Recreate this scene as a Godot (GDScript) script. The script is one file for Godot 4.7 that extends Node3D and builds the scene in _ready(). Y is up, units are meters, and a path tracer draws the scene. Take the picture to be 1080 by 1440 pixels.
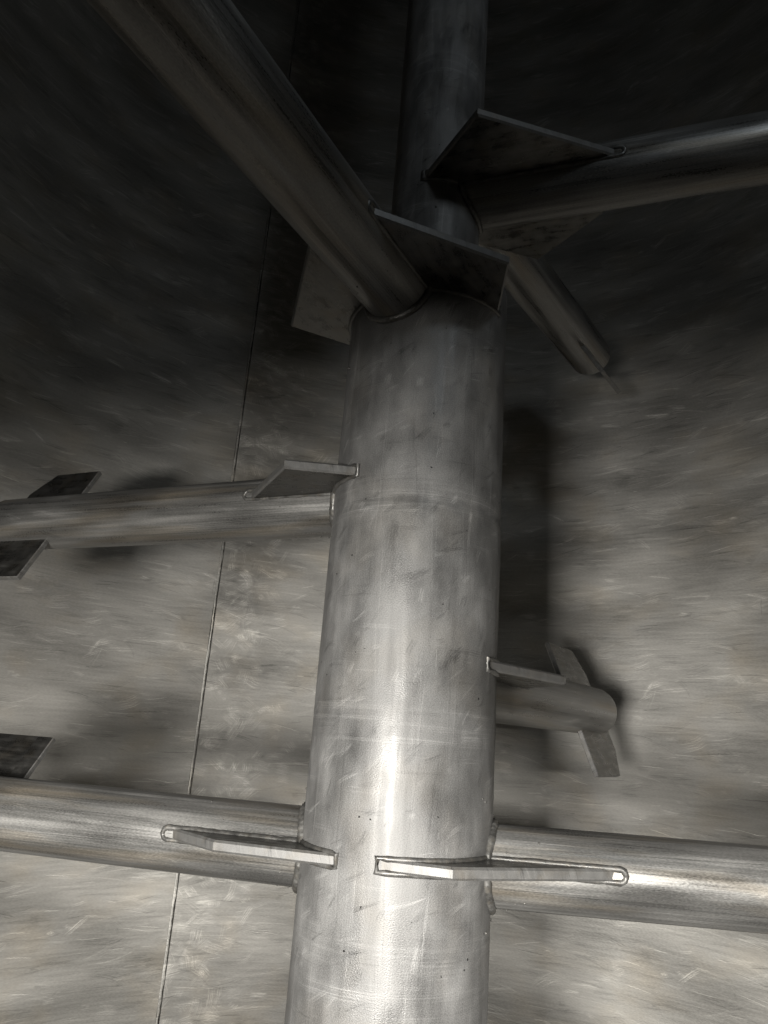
extends Node3D
# Inside of a round stainless steel mixing vessel: an agitator shaft with welded pipe arms, gussets and paddle blades.

const RW := 1.05            # inner radius of the vessel wall
const RS := 0.11            # radius of the shaft
const RU := 0.066           # radius of the thinner upper shaft
const RA := 0.0445          # radius of the pipe arms
const SEAM_AZ := -118.3     # bearing of the wall seam, degrees from +x towards +z

var rng := RandomNumberGenerator.new()
var bump_noise := FastNoiseLite.new()
var M := {}

func _ready() -> void:
	rng.seed = 4711
	bump_noise.seed = 9
	bump_noise.frequency = 1.0
	set_view_and_light()
	make_materials()
	build_vessel()
	build_agitator()
	build_flood_lamp("flood_lamp", "larger black framed flood lamp panel on a pole outside the open manway", LAMP_AT, LAMP_TO, LAMP_SIZE, LAMP_ENERGY)
	build_flood_lamp("flood_lamp_001", "smaller flood lamp panel on a taller pole outside the open manway", LAMP2_AT, Vector3(0.1, -0.15, -1.0), LAMP2_SIZE, LAMP2_ENERGY)
	build_roof_lamp()

# ------------------------------------------------------------------ camera, light, exposure
func set_view_and_light() -> void:
	var cam := Camera3D.new()
	cam.name = "camera"
	add_child(cam)
	cam.fov = 69.39
	cam.near = 0.02
	cam.far = 60.0
	cam.transform = Transform3D(Basis(Vector3(0.9971121, 0.0717783, -0.0248060), Vector3(-0.0615599, 0.9552036, 0.2894763), Vector3(0.0444729, -0.2871132, 0.9568637)).orthonormalized(), Vector3(0, 0, 0.935))
	cam.current = true
	var env := Environment.new()
	env.background_mode = Environment.BG_COLOR
	env.background_color = Color(0, 0, 0)
	env.tonemap_mode = Environment.TONE_MAPPER_LINEAR
	env.tonemap_exposure = 1.0
	env.sdfgi_enabled = true
	env.ssao_enabled = true
	env.ssil_enabled = true
	var we := WorldEnvironment.new()
	we.name = "environment"
	we.environment = env
	add_child(we)

# flood lamp standing outside, shining in through the open manway behind the camera
const LAMP_AT := Vector3(-0.47, -0.25, 1.80)
const LAMP_TO := Vector3(0.0, 0.0, -1.0)
const LAMP_SIZE := Vector2(0.30, 0.36)
const LAMP_ENERGY := 11.0
const LAMP_COLOR := Color(1.0, 0.985, 0.96)
# a second, smaller one stands higher to its right
const LAMP2_AT := Vector3(0.30, 0.07, 1.90)
const LAMP2_SIZE := Vector2(0.36, 0.16)
const LAMP2_ENERGY := 7.4
# round sight glass high in the front of the wall
const GLASS_AT := Vector2(68.0, 1.05)      # bearing, height
const GLASS_ENERGY := 0.18
const GLASS_COLOR := Color(0.93, 0.97, 1.0)
# manway opening: bearings and heights
const DOOR := [50.0, 146.0, -0.44, 0.01]

# ------------------------------------------------------------------ textures
func noise_bytes(w: int, h: int, sd: int, freq: float, sx: int, sy: int, oct := 4) -> PackedByteArray:
	var n := FastNoiseLite.new()
	n.seed = sd
	n.noise_type = FastNoiseLite.TYPE_SIMPLEX_SMOOTH
	n.frequency = freq
	n.fractal_octaves = oct
	var im := n.get_image(maxi(w / sx, 4), maxi(h / sy, 4))
	im.convert(Image.FORMAT_L8)
	if sx != 1 or sy != 1:
		im.resize(w, h, Image.INTERPOLATE_CUBIC)
	return im.get_data()

func stroke(buf: PackedByteArray, w: int, h: int, x: float, y: float, ang: float, length: float, bend: float, amp: float) -> void:
	var n := int(length)
	if n < 2:
		return
	var a := ang
	for i in n:
		var xi := int(x)
		var yi := int(y)
		if xi >= 0 and yi >= 0 and xi < w and yi < h:
			var k := yi * w + xi
			var t := float(i) / n
			buf[k] = clampi(int(buf[k] + amp * minf(1.0, 5.0 * minf(t, 1.0 - t))), 0, 255)
		x += cos(a)
		y += sin(a)
		a += bend

# a pass of the grinding disc: a bundle of nearly parallel scratches
func grind(buf: PackedByteArray, w: int, h: int, x: float, y: float, ang: float, length: float, lines: int, gap: float, amp: float, bend: float) -> void:
	var nx := -sin(ang)
	var ny := cos(ang)
	for i in lines:
		var o := (i - lines * 0.5) * gap + rng.randf_range(-0.6, 0.6)
		var l := length * rng.randf_range(0.35, 1.0)
		var s := rng.randf_range(-0.5, 0.5) * (length - l) - l * 0.5
		stroke(buf, w, h, x + nx * o + cos(ang) * s, y + ny * o + sin(ang) * s, ang + rng.randf_range(-0.03, 0.03), l, bend, amp * rng.randf_range(0.3, 1.0))

# returns [colour texture, height and roughness texture]
func finish(w: int, h: int, buf: PackedByteArray, big: PackedByteArray, streak: PackedByteArray, fine: PackedByteArray, tint: PackedByteArray, o: Dictionary) -> Array:
	var col := PackedByteArray()
	col.resize(w * h * 3)
	var dat := PackedByteArray()
	dat.resize(w * h * 3)
	var base: float = o.base
	var kb: float = o.big
	var ks: float = o.streak
	var kf: float = o.fine
	var kk: float = o.stroke
	var kt: float = o.tint
	var rb: float = o.rough
	var rs: float = o.rough_var
	var kh: float = o.get("grain", 0.4)
	var wg: float = 1.0 - 0.012 * o.warm
	var wb: float = 1.0 - 0.045 * o.warm
	for i in w * h:
		var b := big[i] - 128.0
		var s := streak[i] - 128.0
		var f := fine[i] - 128.0
		var k := buf[i] - 128.0
		var t := maxf(0.0, tint[i] - 128.0) * kt
		var v := base + kb * b + ks * s + kf * f + kk * k
		col[i * 3] = clampi(int(v), 0, 255)
		col[i * 3 + 1] = clampi(int(v * (wg - 0.0010 * t)), 0, 255)
		col[i * 3 + 2] = clampi(int(v * (wb - 0.0024 * t)), 0, 255)
		dat[i * 3] = clampi(int(128.0 + 0.25 * s + kh * f + 0.9 * k), 0, 255)
		dat[i * 3 + 1] = clampi(int(rb + rs * (0.6 * b + 0.5 * s + 0.3 * f + 0.7 * k)), 20, 255)
	var a := Image.create_from_data(w, h, false, Image.FORMAT_RGB8, col)
	var d := Image.create_from_data(w, h, false, Image.FORMAT_RGB8, dat)
	a.generate_mipmaps()
	d.generate_mipmaps()
	return [ImageTexture.create_from_image(a), ImageTexture.create_from_image(d)]

func metal(called: String, tex: Array, metallic: float, scale: Vector3, relief: float) -> StandardMaterial3D:
	var m := StandardMaterial3D.new()
	m.resource_name = called
	m.metallic = metallic
	m.metallic_specular = 0.5
	m.roughness = 1.0
	m.uv1_scale = scale
	if tex.size() > 0:
		m.albedo_texture = tex[0]
		m.roughness_texture = tex[1]
		m.roughness_texture_channel = BaseMaterial3D.TEXTURE_CHANNEL_GREEN
		m.heightmap_enabled = true
		m.heightmap_texture = tex[1]
		m.heightmap_scale = relief
	return m

func make_materials() -> void:
	# ---- wall: one sheet of scratches for the visible arc, 2.6 m wide and 2.6 m high
	var w := 2048
	var h := 2048
	var buf := PackedByteArray()
	buf.resize(w * h)
	buf.fill(128)
	var seam_x := 0.44 / 2.6 * w
	for i in 900:       # long brushing round the vessel
		grind(buf, w, h, rng.randf() * w, rng.randf() * h, rng.randf_range(-0.05, 0.05), rng.randf_range(30, 150), rng.randi_range(1, 5), rng.randf_range(1.0, 1.6), rng.randf_range(-13, 15), rng.randf_range(-0.001, 0.001))
	for i in 4200:      # short passes of the disc, each a close bundle with ragged ends
		grind(buf, w, h, rng.randf() * w, rng.randf() * h, rng.randfn(-0.02, 0.10), rng.randf_range(16, 100), rng.randi_range(3, 12), 1.0, rng.randf_range(-12, 15), rng.randf_range(-0.012, 0.012))
	for i in 1300:      # broad daubs where the disc was turned
		grind(buf, w, h, rng.randf() * w, rng.randf() * h, rng.randfn(-0.05, 0.35), rng.randf_range(16, 70), rng.randi_range(9, 34), 1.0, rng.randf_range(-7, 13), rng.randf_range(-0.02, 0.02))
	for i in 170:       # a few heavier ones
		grind(buf, w, h, rng.randf() * w, rng.randf() * h, rng.randfn(-0.03, 0.12), rng.randf_range(16, 70), rng.randi_range(3, 12), 1.0, rng.randf_range(6, 26), rng.randf_range(-0.008, 0.008))
	for i in 1000:      # dressed zone along the seam, passes in all directions
		var x := seam_x + rng.randfn(40.0, 55.0)
		grind(buf, w, h, x, rng.randf() * h, rng.randf_range(-1.5, 1.5), rng.randf_range(12, 55), rng.randi_range(6, 28), 1.0, rng.randf_range(-6, 18), rng.randf_range(-0.01, 0.01))
	for i in 30:        # where the disc dwelt: clusters of stray touches
		var cx := rng.randf() * w
		var cy := rng.randf() * h
		var ca := rng.randf_range(-0.9, 0.5)
		for k in rng.randi_range(2, 9):
			grind(buf, w, h, cx + rng.randfn(0, 30), cy + rng.randfn(0, 22), ca + rng.randfn(0, 0.2), rng.randf_range(10, 70), rng.randi_range(2, 14), 1.0, rng.randf_range(-6, 30), rng.randf_range(-0.008, 0.008))
	for i in 1500:      # single hard scratches
		stroke(buf, w, h, rng.randf() * w, rng.randf() * h, rng.randfn(0.0, 0.16), rng.randf_range(8, 70), rng.randf_range(-0.006, 0.006), rng.randf_range(-30, 34))
	for i in 14:        # vertical scores
		grind(buf, w, h, rng.randf() * w, rng.randf() * h, PI / 2 + rng.randf_range(-0.04, 0.04), rng.randf_range(20, 110), rng.randi_range(1, 2), 2.5, rng.randf_range(-26, 10), 0.0)
	var tex := finish(w, h, buf, noise_bytes(w, h, 11, 0.013, 4, 2, 2), noise_bytes(w, h, 12, 0.10, 10, 1), noise_bytes(w, h, 13, 0.30, 2, 1, 2), noise_bytes(w, h, 14, 0.02, 4, 4), {base = 127.0, big = 0.13, streak = 0.04, fine = 0.05, stroke = 1.35, tint = 0.2, rough = 122.0, rough_var = 0.3, warm = 1.0})
	M.wall = metal("brushed_wall_steel", tex, 0.4, Vector3(1.0 / 2.6, 1.0 / 1.8, 1), 0.03)

	# ---- shaft: 1 m of height, full turn
	w = 1024
	h = 2048
	buf = PackedByteArray()
	buf.resize(w * h)
	buf.fill(128)
	for i in 520:       # drawn lines along the shaft
		grind(buf, w, h, rng.randf() * w, rng.randf() * h, PI / 2 + rng.randf_range(-0.06, 0.06), rng.randf_range(60, 420), rng.randi_range(1, 4), 1.2, rng.randf_range(-14, 18), 0.0)
	for i in 1500:      # hand grinding at a slant
		grind(buf, w, h, rng.randf() * w, rng.randf() * h, rng.randf_range(0.3, 1.5), rng.randf_range(16, 70), rng.randi_range(2, 10), 1.1, rng.randf_range(-20, 22), rng.randf_range(-0.006, 0.006))
	for i in 500:       # turned lines across
		grind(buf, w, h, rng.randf() * w, rng.randf() * h, rng.randf_range(-0.05, 0.05), rng.randf_range(20, 110), rng.randi_range(1, 5), 2.2, rng.randf_range(-22, 20), 0.0)
	for band in [[0.35, 0.395], [0.61, 0.66], [0.10, 0.17]]:      # polished rings
		for i in 170:
			grind(buf, w, h, rng.randf() * w, rng.randf_range(band[0], band[1]) * h, rng.randf_range(-0.03, 0.03), rng.randf_range(50, 220), rng.randi_range(2, 8), 1.2, rng.randf_range(-6, 14), 0.0)
	for i in 90:        # pits
		var px := rng.randi_range(2, w - 3)
		var py := rng.randi_range(2, h - 3)
		for dy in rng.randi_range(1, 4):
			for dx in rng.randi_range(1, 3):
				buf[(py + dy - 1) * w + px + dx - 1] = 30
	tex = finish(w, h, buf, noise_bytes(w, h, 21, 0.010, 1, 2), noise_bytes(w, h, 22, 0.03, 1, 16), noise_bytes(w, h, 23, 0.4, 1, 1, 2), noise_bytes(w, h, 24, 0.012, 2, 4), {base = 98.0, big = 0.12, streak = 0.02, fine = 0.16, stroke = 1.0, tint = 0.12, warm = 0.3, rough = 146.0, rough_var = 0.55, grain = 0.6})
	M.shaft = metal("ground_shaft_steel", tex, 0.45, Vector3(1.0 / 0.69, 1.0, 1), 0.04)

	M.shaft.metallic_specular = 0.3
	# ---- arms: drawn pipe with heat tint
	w = 512
	h = 1024
	buf = PackedByteArray()
	buf.resize(w * h)
	buf.fill(128)
	for i in 700:
		grind(buf, w, h, rng.randf() * w, rng.randf() * h, PI / 2 + rng.randf_range(-0.05, 0.05), rng.randf_range(60, 330), rng.randi_range(1, 4), 2.0, rng.randf_range(-34, 34), 0.0)
	for i in 180:
		grind(buf, w, h, rng.randf() * w, rng.randf() * h, rng.randf_range(0.4, 1.2), rng.randf_range(12, 46), rng.randi_range(2, 8), 1.7, rng.randf_range(-20, 30), 0.01)
	tex = finish(w, h, buf, noise_bytes(w, h, 31, 0.014, 1, 2), noise_bytes(w, h, 32, 0.06, 1, 16), noise_bytes(w, h, 33, 0.4, 1, 1, 2), noise_bytes(w, h, 34, 0.012, 1, 3), {base = 102.0, big = 0.16, streak = 0.07, fine = 0.12, stroke = 0.8, warm = 0.6, tint = 0.45, rough = 104.0, rough_var = 0.5})
	M.arm = metal("drawn_pipe_steel", tex, 0.6, Vector3(1.0 / 0.28, 1.0 / 1.7, 1), 0.02)

	# ---- plates: mill finish, cut edges
	w = 512
	h = 512
	buf = PackedByteArray()
	buf.resize(w * h)
	buf.fill(128)
	for i in 420:
		grind(buf, w, h, rng.randf() * w, rng.randf() * h, rng.randf_range(-0.2, 0.2), rng.randf_range(20, 150), rng.randi_range(1, 6), 1.8, rng.randf_range(-26, 26), 0.0)
	tex = finish(w, h, buf, noise_bytes(w, h, 41, 0.016, 1, 1), noise_bytes(w, h, 42, 0.05, 8, 1), noise_bytes(w, h, 43, 0.4, 1, 1, 2), noise_bytes(w, h, 44, 0.012, 1, 1), {base = 88.0, warm = 0.8, big = 0.12, streak = 0.06, fine = 0.08, stroke = 0.6, tint = 0.25, rough = 88.0, rough_var = 0.5})
	M.plate = metal("mill_finish_plate", tex, 0.9, Vector3(1.0 / 0.3, 1.0 / 0.3, 1), 0.015)
	# cut edges: saw lines across the thickness
	buf.fill(128)
	for i in 700:
		grind(buf, w, h, rng.randf() * w, rng.randf() * h, PI / 2 - 0.35 + rng.randf_range(-0.1, 0.1), rng.randf_range(20, 90), rng.randi_range(1, 3), 2.2, rng.randf_range(-40, 30), 0.0)
	tex = finish(w, h, buf, noise_bytes(w, h, 46, 0.02, 1, 1), noise_bytes(w, h, 47, 0.03, 1, 8), noise_bytes(w, h, 48, 0.4, 1, 1, 2), noise_bytes(w, h, 49, 0.012, 1, 1), {base = 84.0, warm = 0.5, big = 0.05, streak = 0.02, fine = 0.12, stroke = 0.7, tint = 0.2, rough = 125.0, rough_var = 0.2})
	M.edge = metal("cut_plate_edge", tex, 0.3, Vector3(1.0 / 0.2, 1.0 / 0.2, 1), 0.006)

	# ---- weld metal
	w = 256
	h = 256
	buf = PackedByteArray()
	buf.resize(w * h)
	buf.fill(128)
	tex = finish(w, h, buf, noise_bytes(w, h, 51, 0.03, 1, 1), noise_bytes(w, h, 52, 0.08, 1, 1), noise_bytes(w, h, 53, 0.4, 1, 1, 2), noise_bytes(w, h, 54, 0.03, 1, 1), {base = 80.0, warm = 0.8, big = 0.12, streak = 0.06, fine = 0.08, stroke = 0.0, tint = 0.3, rough = 112.0, rough_var = 0.4})
	M.weld = metal("weld_metal", tex, 0.5, Vector3(8, 8, 1), 0.012)
	var dk := StandardMaterial3D.new()
	dk.resource_name = "lamp_body_paint"
	dk.albedo_color = Color(0.09, 0.09, 0.09)
	dk.roughness = 0.6
	M.body = dk

# ------------------------------------------------------------------ mesh helpers
# a grid of points, with texture coordinates; flip turns the faces over
func sheet(st_list: Array, pts: Array, uvs: Array, nu: int, nv: int, closed_u: bool, flip: bool) -> void:
	var nrm: Array = []
	nrm.resize(pts.size())
	for j in nv + 1:
		for i in nu + 1:
			var i0 := i - 1
			var i1 := i + 1
			if closed_u:
				if i0 < 0:
					i0 = nu - 1
				if i1 > nu:
					i1 = 1
			else:
				i0 = maxi(i0, 0)
				i1 = mini(i1, nu)
			var j0 := maxi(j - 1, 0)
			var j1 := mini(j + 1, nv)
			var du: Vector3 = pts[j * (nu + 1) + i1] - pts[j * (nu + 1) + i0]
			var dv: Vector3 = pts[j1 * (nu + 1) + i] - pts[j0 * (nu + 1) + i]
			var n := du.cross(dv)
			if n.length_squared() < 1e-20:
				n = Vector3.UP
			n = n.normalized()
			nrm[j * (nu + 1) + i] = -n if flip else n
	st_list.append([pts, nrm, uvs, nu, nv, flip])

func commit(st_list: Array) -> ArrayMesh:
	var P := PackedVector3Array()
	var N := PackedVector3Array()
	var U := PackedVector2Array()
	var I := PackedInt32Array()
	for s in st_list:
		var o := P.size()
		var nu: int = s[3]
		var nv: int = s[4]
		for k in s[0].size():
			P.append(s[0][k])
			N.append(s[1][k])
			U.append(s[2][k])
		for j in nv:
			for i in nu:
				var a := o + j * (nu + 1) + i
				var b := a + 1
				var c := a + nu + 1
				var d := c + 1
				if s[5]:
					I.append_array(PackedInt32Array([a, b, d, a, d, c]))
				else:
					I.append_array(PackedInt32Array([a, d, b, a, c, d]))
	var arr := []
	arr.resize(Mesh.ARRAY_MAX)
	arr[Mesh.ARRAY_VERTEX] = P
	arr[Mesh.ARRAY_NORMAL] = N
	arr[Mesh.ARRAY_TEX_UV] = U
	arr[Mesh.ARRAY_INDEX] = I
	var m := ArrayMesh.new()
	m.add_surface_from_arrays(Mesh.PRIMITIVE_TRIANGLES, arr)
	return m

func part(called: String, mesh: Mesh, mat: Material, parent: Node) -> MeshInstance3D:
	var o := MeshInstance3D.new()
	o.name = called
	o.mesh = mesh
	o.material_override = mat
	parent.add_child(o, true)
	return o

# surface of revolution about y; profile of (radius, height)
func lathe(profile: Array, n: int, inward := false, wobble := 0.0, v_off := 0.0) -> ArrayMesh:
	var pts := []
	var uvs := []
	var run := 0.0
	for j in profile.size():
		var p: Vector2 = profile[j]
		if j > 0:
			run += p.distance_to(profile[j - 1])
		for i in n + 1:
			var a := TAU * i / n
			var r := p.x
			if wobble > 0.0:
				r += wobble * bump_noise.get_noise_3d(cos(a) * 3.0, p.y * 6.0, sin(a) * 3.0)
			pts.append(Vector3(r * cos(a), p.y, r * sin(a)))
			uvs.append(Vector2(absf(a - PI) * RS, run - v_off))
	var l := []
	sheet(l, pts, uvs, n, profile.size() - 1, true, inward == false)
	# points run round by angle (u) and up the profile (v)
	return commit(l)

# a bead of weld: a lumpy rope along a path
func rope(path: Array, rad: float, closed: bool, ripple: float, pitch: float, sides := 8) -> ArrayMesh:
	var pts := []
	var uvs := []
	var n := path.size()
	var run := 0.0
	var rows := n + (1 if closed else 0)
	var off := rng.randf() * 50.0
	for j in rows:
		var p: Vector3 = path[j % n]
		var q: Vector3 = path[(j + 1) % n] if (closed or j < n - 1) else p
		var b: Vector3 = path[(j - 1 + n) % n] if (closed or j > 0) else p
		var t := (q - b).normalized()
		var s := t.cross(Vector3(0.31, 0.87, 0.38)).normalized()
		var u := s.cross(t).normalized()
		if j > 0:
			run += p.distance_to(path[j - 1])
		var k := fposmod(run / pitch, 1.0)
		var r := rad * (1.0 + ripple * (0.5 - absf(k - 0.35)) + 0.28 * bump_noise.get_noise_2d(run * 22.0, off))
		if not closed and (j == 0 or j == rows - 1):
			r = rad * 0.25
		for i in sides + 1:
			var a := TAU * i / sides
			pts.append(p + (s * cos(a) + u * sin(a)) * r)
			uvs.append(Vector2(a * rad, run))
	var l := []
	sheet(l, pts, uvs, sides, rows - 1, true, false)
	return commit(l)

# flat plate from a convex outline in its own x, z plane; y is the thickness. Surface 0 faces, surface 1 cut edges
func plate(outline: PackedVector2Array, t: float, bevel: float) -> ArrayMesh:
	var c := Vector2.ZERO
	for p in outline:
		c += p
	c /= outline.size()
	if Geometry2D.is_polygon_clockwise(outline):
		outline.reverse()
	var inset := PackedVector2Array()
	var n := outline.size()
	for i in n:
		var a := outline[(i - 1 + n) % n]
		var b := outline[i]
		var d := outline[(i + 1) % n]
		var n1 := (b - a).normalized().orthogonal()
		var n2 := (d - b).normalized().orthogonal()
		var m := (n1 + n2).normalized()
		var k := bevel / maxf(0.35, m.dot(n1))
		var cand := b + m * k
		if cand.distance_squared_to(c) > b.distance_squared_to(c):
			cand = b - m * k
		inset.append(cand)
	var faces := SurfaceTool.new()
	faces.begin(Mesh.PRIMITIVE_TRIANGLES)
	var edges := SurfaceTool.new()
	edges.begin(Mesh.PRIMITIVE_TRIANGLES)
	for i in n:
		var j := (i + 1) % n
		for sgn in [1.0, -1.0]:
			tri(faces, Vector3(c.x, sgn * t / 2, c.y), Vector3(inset[i].x, sgn * t / 2, inset[i].y), Vector3(inset[j].x, sgn * t / 2, inset[j].y), Vector3(0, sgn, 0), Vector3(1, 0, 0), Vector3(0, 0, 1))
			var along := Vector3(outline[j].x - outline[i].x, 0, outline[j].y - outline[i].y).normalized()
			var out := Vector3(along.z, 0, -along.x)
			if out.dot(Vector3(outline[i].x - c.x, 0, outline[i].y - c.y)) < 0:
				out = -out
			var p0 := Vector3(inset[i].x, sgn * t / 2, inset[i].y)
			var p1 := Vector3(inset[j].x, sgn * t / 2, inset[j].y)
			var q0 := Vector3(outline[i].x, sgn * (t / 2 - bevel), outline[i].y)
			var q1 := Vector3(outline[j].x, sgn * (t / 2 - bevel), outline[j].y)
			var bn := (out + Vector3(0, sgn, 0)).normalized()
			tri(edges, p0, p1, q1, bn, along, Vector3.UP)
			tri(edges, p0, q1, q0, bn, along, Vector3.UP)
			if sgn > 0:
				var w0 := Vector3(q0.x, -q0.y, q0.z)
				var w1 := Vector3(q1.x, -q1.y, q1.z)
				tri(edges, q0, q1, w1, out, along, Vector3.UP)
				tri(edges, q0, w1, w0, out, along, Vector3.UP)
	var m2 := faces.commit()
	m2.surface_set_material(0, M.plate)
	edges.commit(m2)
	m2.surface_set_material(1, M.edge)
	return m2

func tri(st: SurfaceTool, a: Vector3, b: Vector3, c: Vector3, n: Vector3, ux: Vector3, uy: Vector3) -> void:
	var list := [a, b, c]
	if (b - a).cross(c - a).dot(n) > 0.0:
		list = [a, c, b]
	for p in list:
		st.set_normal(n)
		st.set_uv(Vector2(p.dot(ux), p.dot(uy)) + Vector2(0.05, 0.02))
		st.add_vertex(p)

func plain_part(called: String, mesh: Mesh, parent: Node) -> MeshInstance3D:
	var o := MeshInstance3D.new()
	o.name = called
	o.mesh = mesh
	parent.add_child(o, true)
	return o

func tag(o: Node, label: String, category := "", kind := "") -> void:
	o.set_meta("label", label)
	if category != "":
		o.set_meta("category", category)
	if kind != "":
		o.set_meta("kind", kind)

# ------------------------------------------------------------------ the vessel
const WALL_LOW := -1.5
const WALL_TOP := 2.5

func wall_panel(a0: float, a1: float, parent: Node, y_low := WALL_LOW, y_top := WALL_TOP) -> void:
	var l := []
	var nu := int(absf(a1 - a0) / 1.2) + 2
	var nv := maxi(int((y_top - y_low) / 0.045), 4)
	var th := 0.006
	for side in 2:
		var pts := []
		var uvs := []
		for j in nv + 1:
			for i in nu + 1:
				var az := deg_to_rad(lerpf(a0, a1, float(i) / nu))
				var y := lerpf(y_low, y_top, float(j) / nv)
				var r := RW + (th if side == 1 else 0.0)
				if side == 0:      # hand formed sheet is never quite true
					r += 0.0022 * bump_noise.get_noise_2d(az * 3.0, y * 2.2)
				pts.append(Vector3(r * cos(az), y, r * sin(az)))
				uvs.append(Vector2((az - deg_to_rad(SEAM_AZ)) * RW + 0.44, 1.12 - y))
		sheet(l, pts, uvs, nu, nv, false, side == 1)
	for e in 2:
		var az2 := deg_to_rad(a0 if e == 0 else a1)
		var pts2 := []
		var uvs2 := []
		for j in nv + 1:
			var y2 := lerpf(y_low, y_top, float(j) / nv)
			for k in 2:
				var r2 := RW + (th if k == 1 else 0.0022 * bump_noise.get_noise_2d(az2 * 3.0, y2 * 2.2))
				pts2.append(Vector3(r2 * cos(az2), y2, r2 * sin(az2)))
				uvs2.append(Vector2(k * th, y2))
		sheet(l, pts2, uvs2, 1, nv, false, e == 0)
	for e in 2:
		var y3 := y_low if e == 0 else y_top
		var pts3 := []
		var uvs3 := []
		for k in 2:
			for i in nu + 1:
				var az3 := deg_to_rad(lerpf(a0, a1, float(i) / nu))
				var r3 := RW + (th if k == 1 else 0.0022 * bump_noise.get_noise_2d(az3 * 3.0, y3 * 2.2))
				pts3.append(Vector3(r3 * cos(az3), y3, r3 * sin(az3)))
				uvs3.append(Vector2(az3, k * th))
		sheet(l, pts3, uvs3, nu, 1, false, e == 1)
	part("panel", commit(l), M.wall, parent)

func seam_bead(az_deg: float, parent: Node, y_low: float, y_top: float) -> void:
	# a flat dressed bead between the two sheets, with wandering toes
	var pts := []
	var uvs := []
	var n := 700
	var cross := [[-1.0, 0.005], [-0.94, 0.0006], [-0.5, 0.0002], [0.1, 0.0], [0.6, 0.0002], [0.94, 0.0006], [1.0, 0.005]]
	for j in n + 1:
		var y := lerpf(y_low, y_top, float(j) / n)
		# the toes wander: closed along some lengths, open along others
		var gl := clampf(-0.0004 + 0.0050 * bump_noise.get_noise_2d(y * 4.3, 3.0) + 0.0012 * bump_noise.get_noise_2d(y * 55.0, 5.0), -0.0004, 0.0032)
		var gr := clampf(0.0020 + 0.0034 * bump_noise.get_noise_2d(y * 6.0, 13.0) + 0.0028 * bump_noise.get_noise_2d(y * 48.0, 15.0), -0.0003, 0.0044)
		var wl := 0.0045 - gl
		var wr := 0.0045 - gr
		for c in cross:
			var off: float = c[0] * (wl if c[0] < 0 else wr)
			var az := deg_to_rad(az_deg) + off / RW
			var r: float = RW + c[1]
			pts.append(Vector3(r * cos(az), y, r * sin(az)))
			uvs.append(Vector2(off + 0.44, 1.12 - y))
	var l := []
	sheet(l, pts, uvs, cross.size() - 1, n, false, false)
	part("weld_seam", commit(l), M.wall, parent)

func build_vessel() -> void:
	var wall := Node3D.new()
	wall.name = "vessel_wall"
	add_child(wall)
	tag(wall, "curved brushed stainless steel wall of the vessel with a vertical weld seam", "", "structure")
	var half := rad_to_deg(0.0045 / RW)
	var cuts := [SEAM_AZ, SEAM_AZ + 120.0, SEAM_AZ + 240.0]
	for k in 3:
		var a0: float = cuts[k] + half
		var a1: float = cuts[k] + 120.0 - half
		if k == 1:       # the manway is cut out of this sheet and the next seam stays clear of it
			wall_panel(a0, DOOR[0], wall)
			wall_panel(DOOR[0], a1, wall, DOOR[3], WALL_TOP)
			wall_panel(DOOR[0], a1, wall, WALL_LOW, DOOR[2])
		elif k == 2:
			wall_panel(a0, DOOR[1], wall, DOOR[3], WALL_TOP)
			wall_panel(a0, DOOR[1], wall, WALL_LOW, DOOR[2])
			wall_panel(DOOR[1], a1, wall)
		else:
			wall_panel(a0, a1, wall)
		if k == 2:
			seam_bead(cuts[k], wall, DOOR[3], WALL_TOP)
			seam_bead(cuts[k], wall, WALL_LOW, DOOR[2])
		else:
			seam_bead(cuts[k], wall, WALL_LOW, WALL_TOP)
	# backing strip behind each seam keeps the shell closed
	for k in 3:
		var spans := [[WALL_LOW, WALL_TOP]]
		if k == 2:
			spans = [[WALL_LOW, DOOR[2]], [DOOR[3], WALL_TOP]]
		for sp in spans:
			var l := []
			var pts := []
			var uvs := []
			for j in 9:
				for i in 5:
					var az := deg_to_rad(cuts[k]) + (i / 4.0 - 0.5) * 0.06
					var y := lerpf(sp[0], sp[1], j / 8.0)
					pts.append(Vector3((RW + 0.0085) * cos(az), y, (RW + 0.0085) * sin(az)))
					uvs.append(Vector2(az, y))
			sheet(l, pts, uvs, 4, 8, false, false)
			part("backing_strip", commit(l), M.plate, wall)

	# dished roof
	var prof := []
	for j in 33:
		var t := j / 32.0
		var a := t * PI / 2
		prof.append(Vector2(maxf((RW + 0.012) * cos(a), 0.001), WALL_TOP - 0.01 + 0.42 * sin(a)))
	var roof := part("vessel_roof", lathe(prof, 96, true), M.wall, self)
	tag(roof, "dished stainless steel roof closing the top of the vessel", "", "structure")
	var prof2 := []
	for j in 25:
		var a2 := j / 24.0 * PI / 2
		prof2.append(Vector2(maxf((RW + 0.012) * sin(a2), 0.001), WALL_LOW + 0.01 - 0.05 * cos(a2)))
	var floor_ := part("vessel_floor", lathe(prof2, 96, true), M.wall, self)
	tag(floor_, "shallow dished stainless steel floor of the vessel", "", "structure")

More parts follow.
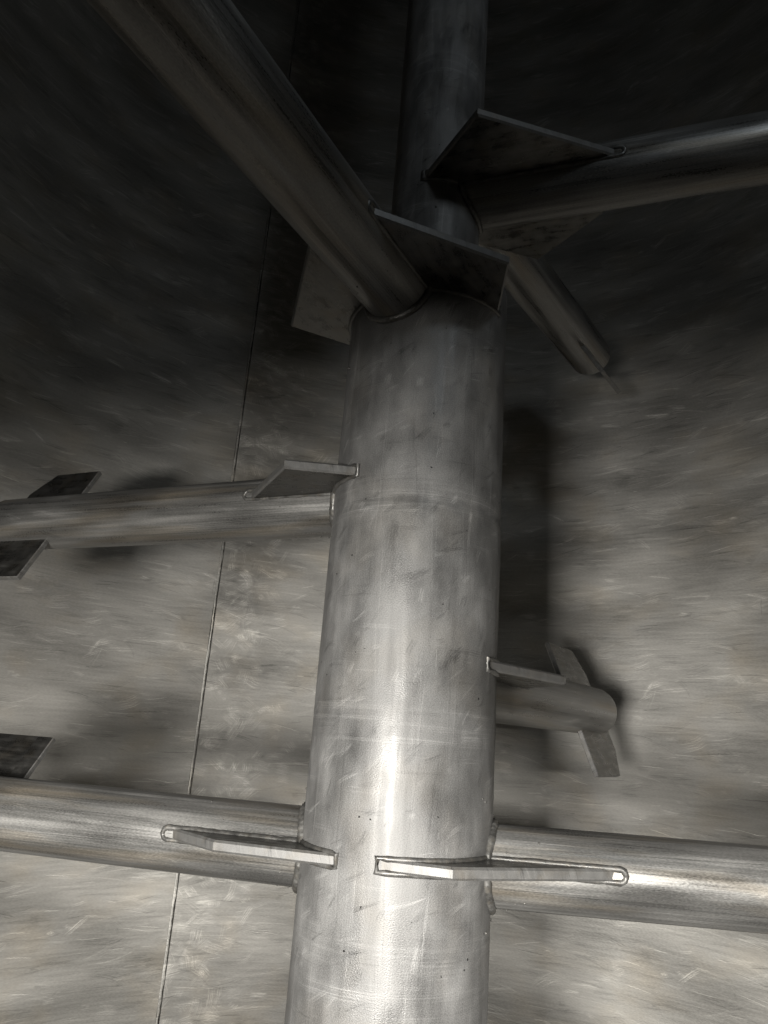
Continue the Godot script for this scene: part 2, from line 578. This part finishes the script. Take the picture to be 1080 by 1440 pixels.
# ------------------------------------------------------------------ the agitator
func build_agitator() -> void:
	var ag := Node3D.new()
	ag.name = "agitator"
	add_child(ag)
	ag.position = Vector3(0, -1.53, 0)
	tag(ag, "stainless steel agitator shaft with welded pipe arms, gusset plates and paddle blades", "agitator")
	var y0 := 1.53
	# lower shaft with faint ring joints
	var prof := [Vector2(0.0005, -1.53), Vector2(RS - 0.004, -1.53), Vector2(RS, -1.526)]
	var y := -1.5
	while y < 0.598:
		var r := RS
		var d1 := absf(y - 0.268)
		if d1 < 0.016:          # dressed ring weld, slightly sunk
			r -= 0.0008 * (1.0 - d1 / 0.016)
		if y > 0.268:
			r -= 0.0007
		prof.append(Vector2(r, y))
		y += 0.004
	prof.append(Vector2(RS - 0.0007, 0.602))
	prof.append(Vector2(RS - 0.006, 0.607))
	prof.append(Vector2(RU + 0.012, 0.612))
	prof.append(Vector2(RU - 0.004, 0.622))
	for p in prof.size():
		prof[p] = prof[p] + Vector2(0, y0)
	part("shaft", lathe(prof, 128, false, 0.0009, 1.275), M.shaft, ag)
	var prof2 := [Vector2(RU, 0.60 + y0)]
	y = 0.61
	while y < 2.91:
		prof2.append(Vector2(RU, y + y0))
		y += 0.02
	var up := part("upper_shaft", lathe(prof2, 96, false, 0.0007), M.shaft, ag)
	var ring := []
	for i in 200:
		var a := TAU * i / 200.0
		ring.append(Vector3((RU + 0.002) * cos(a), 0.618 + y0, (RU + 0.002) * sin(a)))
	part("weld_bead", rope(ring, 0.005, true, 0.2, 0.006), M.weld, up)

	# arms: height, bearing, length, shaft radius, gusset corners on each side, blade (start, end, pitch) or none
	# gusset: [start along, start side, corner along, corner side, end along], side -1 and +1
	add_arm(ag, -0.134, 2.0, 0.74, RS, {1: [-0.015, 0.1085, 0.062, 0.124, 0.240], -1: [0.0, 0.109, 0.08, 0.125, 0.25]}, [0.60, 0.74, 32.0], 0.006)
	add_arm(ag, -0.134, 190.0, 0.72, RS, {-1: [0.045, 0.100, 0.186, 0.095, 0.262], 1: [0.0, 0.109, 0.09, 0.14, 0.25]}, [0.525, 0.68, 42.0], 0.004)
	add_arm(ag, 0.300, 202.0, 0.77, RS, {-1: [0.04, 0.102, 0.12, 0.145, 0.235], 1: [0.0, 0.109, 0.09, 0.15, 0.25]}, [0.635, 0.755, 29.0], 0.008)
	add_arm(ag, 0.072, -57.0, 0.69, RS, {1: [0.0, 0.109, 0.18, 0.135, 0.262], -1: [0.0, 0.109, 0.1, 0.15, 0.25]}, [0.55, 0.69, -22.0], 0.014)
	add_arm(ag, 0.555, 115.5, 0.90, RS, {1: [-0.012, 0.109, 0.085, 0.178, 0.245], -1: [0.012, 0.108, 0.113, 0.156, 0.253]}, [], 0.0)
	add_arm(ag, 0.765, 18.0, 0.80, RU, {1: [0.0, 0.064, 0.099, 0.158, 0.262], -1: [0.0, 0.064, 0.13, 0.158, 0.27]}, [], 0.0)
	add_arm(ag, 0.845, -57.0, 0.69, RU, {1: [0.0, 0.064, 0.1, 0.15, 0.25], -1: [0.0, 0.064, 0.1, 0.15, 0.25]}, [0.56, 0.69, -31.0], 0.0)

func add_arm(ag: Node3D, hgt: float, az: float, len: float, rs: float, gus: Dictionary, blade: Array, gus_up: float) -> void:
	# pipe in its own frame: x along the arm, y up, z to its side
	var pts := []
	var uvs := []
	var n := 56
	var rows := []
	var s := rs * 0.55
	while s < len - 0.012:
		rows.append(Vector2(s, RA))
		s += 0.012
	for k in 7:
		var a := k / 6.0 * PI / 2
		rows.append(Vector2(len - 0.016 + 0.016 * sin(a), maxf(RA - 0.016 + 0.016 * cos(a), 0.0005)))
	rows.append(Vector2(len + 0.004, RA * 0.4))
	rows.append(Vector2(len + 0.005, 0.0005))
	var off := rng.randf()
	for r in rows:
		for i in n + 1:
			var a2 := TAU * i / n
			var rr: float = r.y * (1.0 + 0.008 * bump_noise.get_noise_3d(r.x * 5.0 + off * 30.0, cos(a2) * 1.5, sin(a2) * 1.5))
			pts.append(Vector3(r.x, rr * cos(a2), rr * sin(a2)))
			uvs.append(Vector2(absf(a2 - PI) * RA + 0.14 * off, r.x + off * 0.7))
	var l := []
	sheet(l, pts, uvs, n, rows.size() - 1, true, true)
	var arm := part("arm", commit(l), M.arm, ag)
	arm.position = Vector3(0, hgt + 1.53, 0)
	arm.rotation.y = -deg_to_rad(az)
	# saddle weld round the root
	var path := []
	for i in 160:
		var t := TAU * i / 160.0
		var sd := (RA + 0.001) * cos(t)
		path.append(Vector3(sqrt(rs * rs - sd * sd) + 0.001, (RA + 0.001) * sin(t), sd))
	part("weld_bead", rope(path, 0.0050, true, 0.22, 0.0065), M.weld, arm)
	# gusset plates
	var th := 0.0125
	for side in gus:
		var g: Array = gus[side]
		var sg := float(side)
		var poly := PackedVector2Array([Vector2(0.02, 0.015 * sg), Vector2(g[0], g[1] * sg), Vector2(g[2], g[3] * sg), Vector2(g[4], (RA - 0.002) * sg), Vector2(g[4] - 0.004, 0.015 * sg)])
		var gp := plain_part("gusset", plate(poly, th, 0.0024), arm)
		gp.position = Vector3(0, gus_up, 0)
		# weld along both faces, wrapped round the ends
		var wp := []
		var run := []
		var half := th / 2 + 0.0004
		var rr2 := sqrt(maxf(RA * RA - gus_up * gus_up, 0.0004)) - 0.0012
		for i in 15:       # along the shaft
			var ra := lerpf(atan2(g[1], g[0]), asin(rr2 / rs), i / 14.0)
			run.append(Vector3(rs * cos(ra), 0, rs * sin(ra) * sg))
		var r0: Vector3 = run[14]
		for i in 24:
			run.append(Vector3(lerpf(r0.x, g[4] + 0.004, (i + 1) / 24.0), 0, rr2 * sg))
		for p in run:
			wp.append(p + Vector3(0, half + gus_up, 0))
		run.reverse()
		for i in 7:
			var ea := PI * (i + 1) / 8.0
			wp.append(run[0] + Vector3(half * sin(ea), gus_up + half * cos(ea), 0))
		for p in run:
			wp.append(p + Vector3(0, -half + gus_up, 0))
		part("weld_bead", rope(wp, 0.0032, true, 0.3, 0.005), M.weld, arm)
	# weld spatter round the root: tiny beads stuck to the shaft and the pipe
	var drops := SurfaceTool.new()
	drops.begin(Mesh.PRIMITIVE_TRIANGLES)
	for i in 14:
		var rad := rng.randf_range(0.0007, 0.0019)
		var at := Vector3.ZERO
		if i % 2 == 0:
			var t2 := rng.randf() * TAU
			at = Vector3(rs + 0.01 + absf(rng.randfn(0.0, 0.05)), RA * cos(t2), RA * sin(t2))
		else:
			var sd3 := clampf(rng.randfn(0.0, 0.05), -rs * 0.95, rs * 0.95)
			at = Vector3(sqrt(rs * rs - sd3 * sd3), (RA + 0.008 + absf(rng.randfn(0.0, 0.02))) * (1.0 if rng.randf() < 0.5 else -1.0), sd3)
		var ball := SphereMesh.new()
		ball.radius = rad
		ball.height = rad * 2.0
		ball.radial_segments = 8
		ball.rings = 4
		drops.append_from(ball, 0, Transform3D(Basis(), at))
	var sp := part("weld_spatter", drops.commit(), M.weld, arm)
	sp.set_meta("kind", "stuff")
	if blade.size() > 0:
		var b0: float = blade[0]
		var b1: float = blade[1]
		var hw := 0.125
		var bp := PackedVector2Array([Vector2(b0, -hw), Vector2(b1 - 0.02, -hw), Vector2(b1 + 0.012, -hw + 0.05), Vector2(b1 + 0.012, hw - 0.05), Vector2(b1 - 0.02, hw), Vector2(b0, hw)])
		var bl := plain_part("blade", plate(bp, 0.009, 0.0012), arm)
		# the outline lies in x, z: stand it up (z to y), then lean it by the pitch about the arm
		bl.rotation.x = -PI / 2 + deg_to_rad(blade[2])

# ------------------------------------------------------------------ lamps, both outside the picture
func disc(r: float, n: int) -> ArrayMesh:
	var st := SurfaceTool.new()
	st.begin(Mesh.PRIMITIVE_TRIANGLES)
	for i in n:
		var a := TAU * i / n
		var b := TAU * (i + 1) / n
		tri(st, Vector3.ZERO, Vector3(r * cos(a), r * sin(a), 0), Vector3(r * cos(b), r * sin(b), 0), Vector3(0, 0, -1), Vector3.RIGHT, Vector3.UP)
	return st.commit()

func glow(c: Color, e: float) -> StandardMaterial3D:
	var m := StandardMaterial3D.new()
	m.albedo_color = Color(0.8, 0.8, 0.8)
	m.emission_enabled = true
	m.emission = c
	m.emission_energy_multiplier = e
	return m

func build_flood_lamp(called: String, label: String, at: Vector3, to: Vector3, size: Vector2, energy: float) -> void:
	var o := Node3D.new()
	o.name = called
	add_child(o)
	o.position = Vector3(at.x, WALL_LOW - 0.05, at.z)
	tag(o, label, "lamp")
	o.set_meta("group", "flood lamps outside the manway")
	var high := at.y - o.position.y
	var dir := (to - at).normalized()
	part("pole", lathe([Vector2(0.001, 0.0), Vector2(0.016, 0.0), Vector2(0.016, high), Vector2(0.001, high + 0.005)], 20), M.body, o).position = -Vector3(dir.x, 0, dir.z) * 0.07
	part("foot", lathe([Vector2(0.001, 0.0), Vector2(0.2, 0.0), Vector2(0.2, 0.01), Vector2(0.03, 0.02), Vector2(0.001, 0.02)], 32), M.body, o).position = -Vector3(dir.x, 0, dir.z) * 0.07
	var bm := BoxMesh.new()
	bm.size = Vector3(size.x + 0.05, size.y + 0.05, 0.05)
	var head := part("housing", bm, M.body, o)
	head.basis = Basis.looking_at(dir)
	head.position = Vector3(0, high, 0) - dir * 0.030
	var pm := BoxMesh.new()
	pm.size = Vector3(size.x, size.y, 0.004)
	var lens := part("lens", pm, glow(LAMP_COLOR, 2.0), o)
	lens.basis = Basis.looking_at(dir)
	lens.position = Vector3(0, high, 0) - dir * 0.002
	var al := AreaLight3D.new()
	al.name = "flood_light"
	al.light_color = LAMP_COLOR
	al.light_energy = energy
	al.area_size = size
	al.area_range = 12.0
	al.area_attenuation = 2.0
	al.shadow_enabled = true
	o.add_child(al)
	al.basis = Basis.looking_at(dir)
	al.position = Vector3(0, high, 0) + dir * 0.006

func build_roof_lamp() -> void:
	var o := Node3D.new()
	o.name = "sight_glass_lamp"
	add_child(o)
	var az := deg_to_rad(GLASS_AT.x)
	o.position = Vector3(RW * cos(az), GLASS_AT.y, RW * sin(az))
	tag(o, "round sight glass lamp high on the vessel wall above the manway", "lamp")
	var dir := -Vector3(cos(az), 0, sin(az))
	var fl := part("flange", lathe([Vector2(0.075, 0.0), Vector2(0.11, 0.0), Vector2(0.11, 0.035), Vector2(0.075, 0.035), Vector2(0.075, 0.0)], 40), M.plate, o)
	fl.basis = Basis.looking_at(dir) * Basis(Vector3.RIGHT, -PI / 2)
	var lens := part("lens", disc(0.075, 40), glow(GLASS_COLOR, 0.5), o)
	lens.basis = Basis.looking_at(dir)
	lens.position = dir * 0.022
	var al := AreaLight3D.new()
	al.name = "sight_glass_light"
	al.light_color = GLASS_COLOR
	al.light_energy = GLASS_ENERGY
	al.area_size = Vector2(0.13, 0.13)
	al.area_range = 8.0
	al.area_attenuation = 2.0
	al.shadow_enabled = true
	o.add_child(al)
	al.basis = Basis.looking_at(dir)
	al.position = dir * 0.028
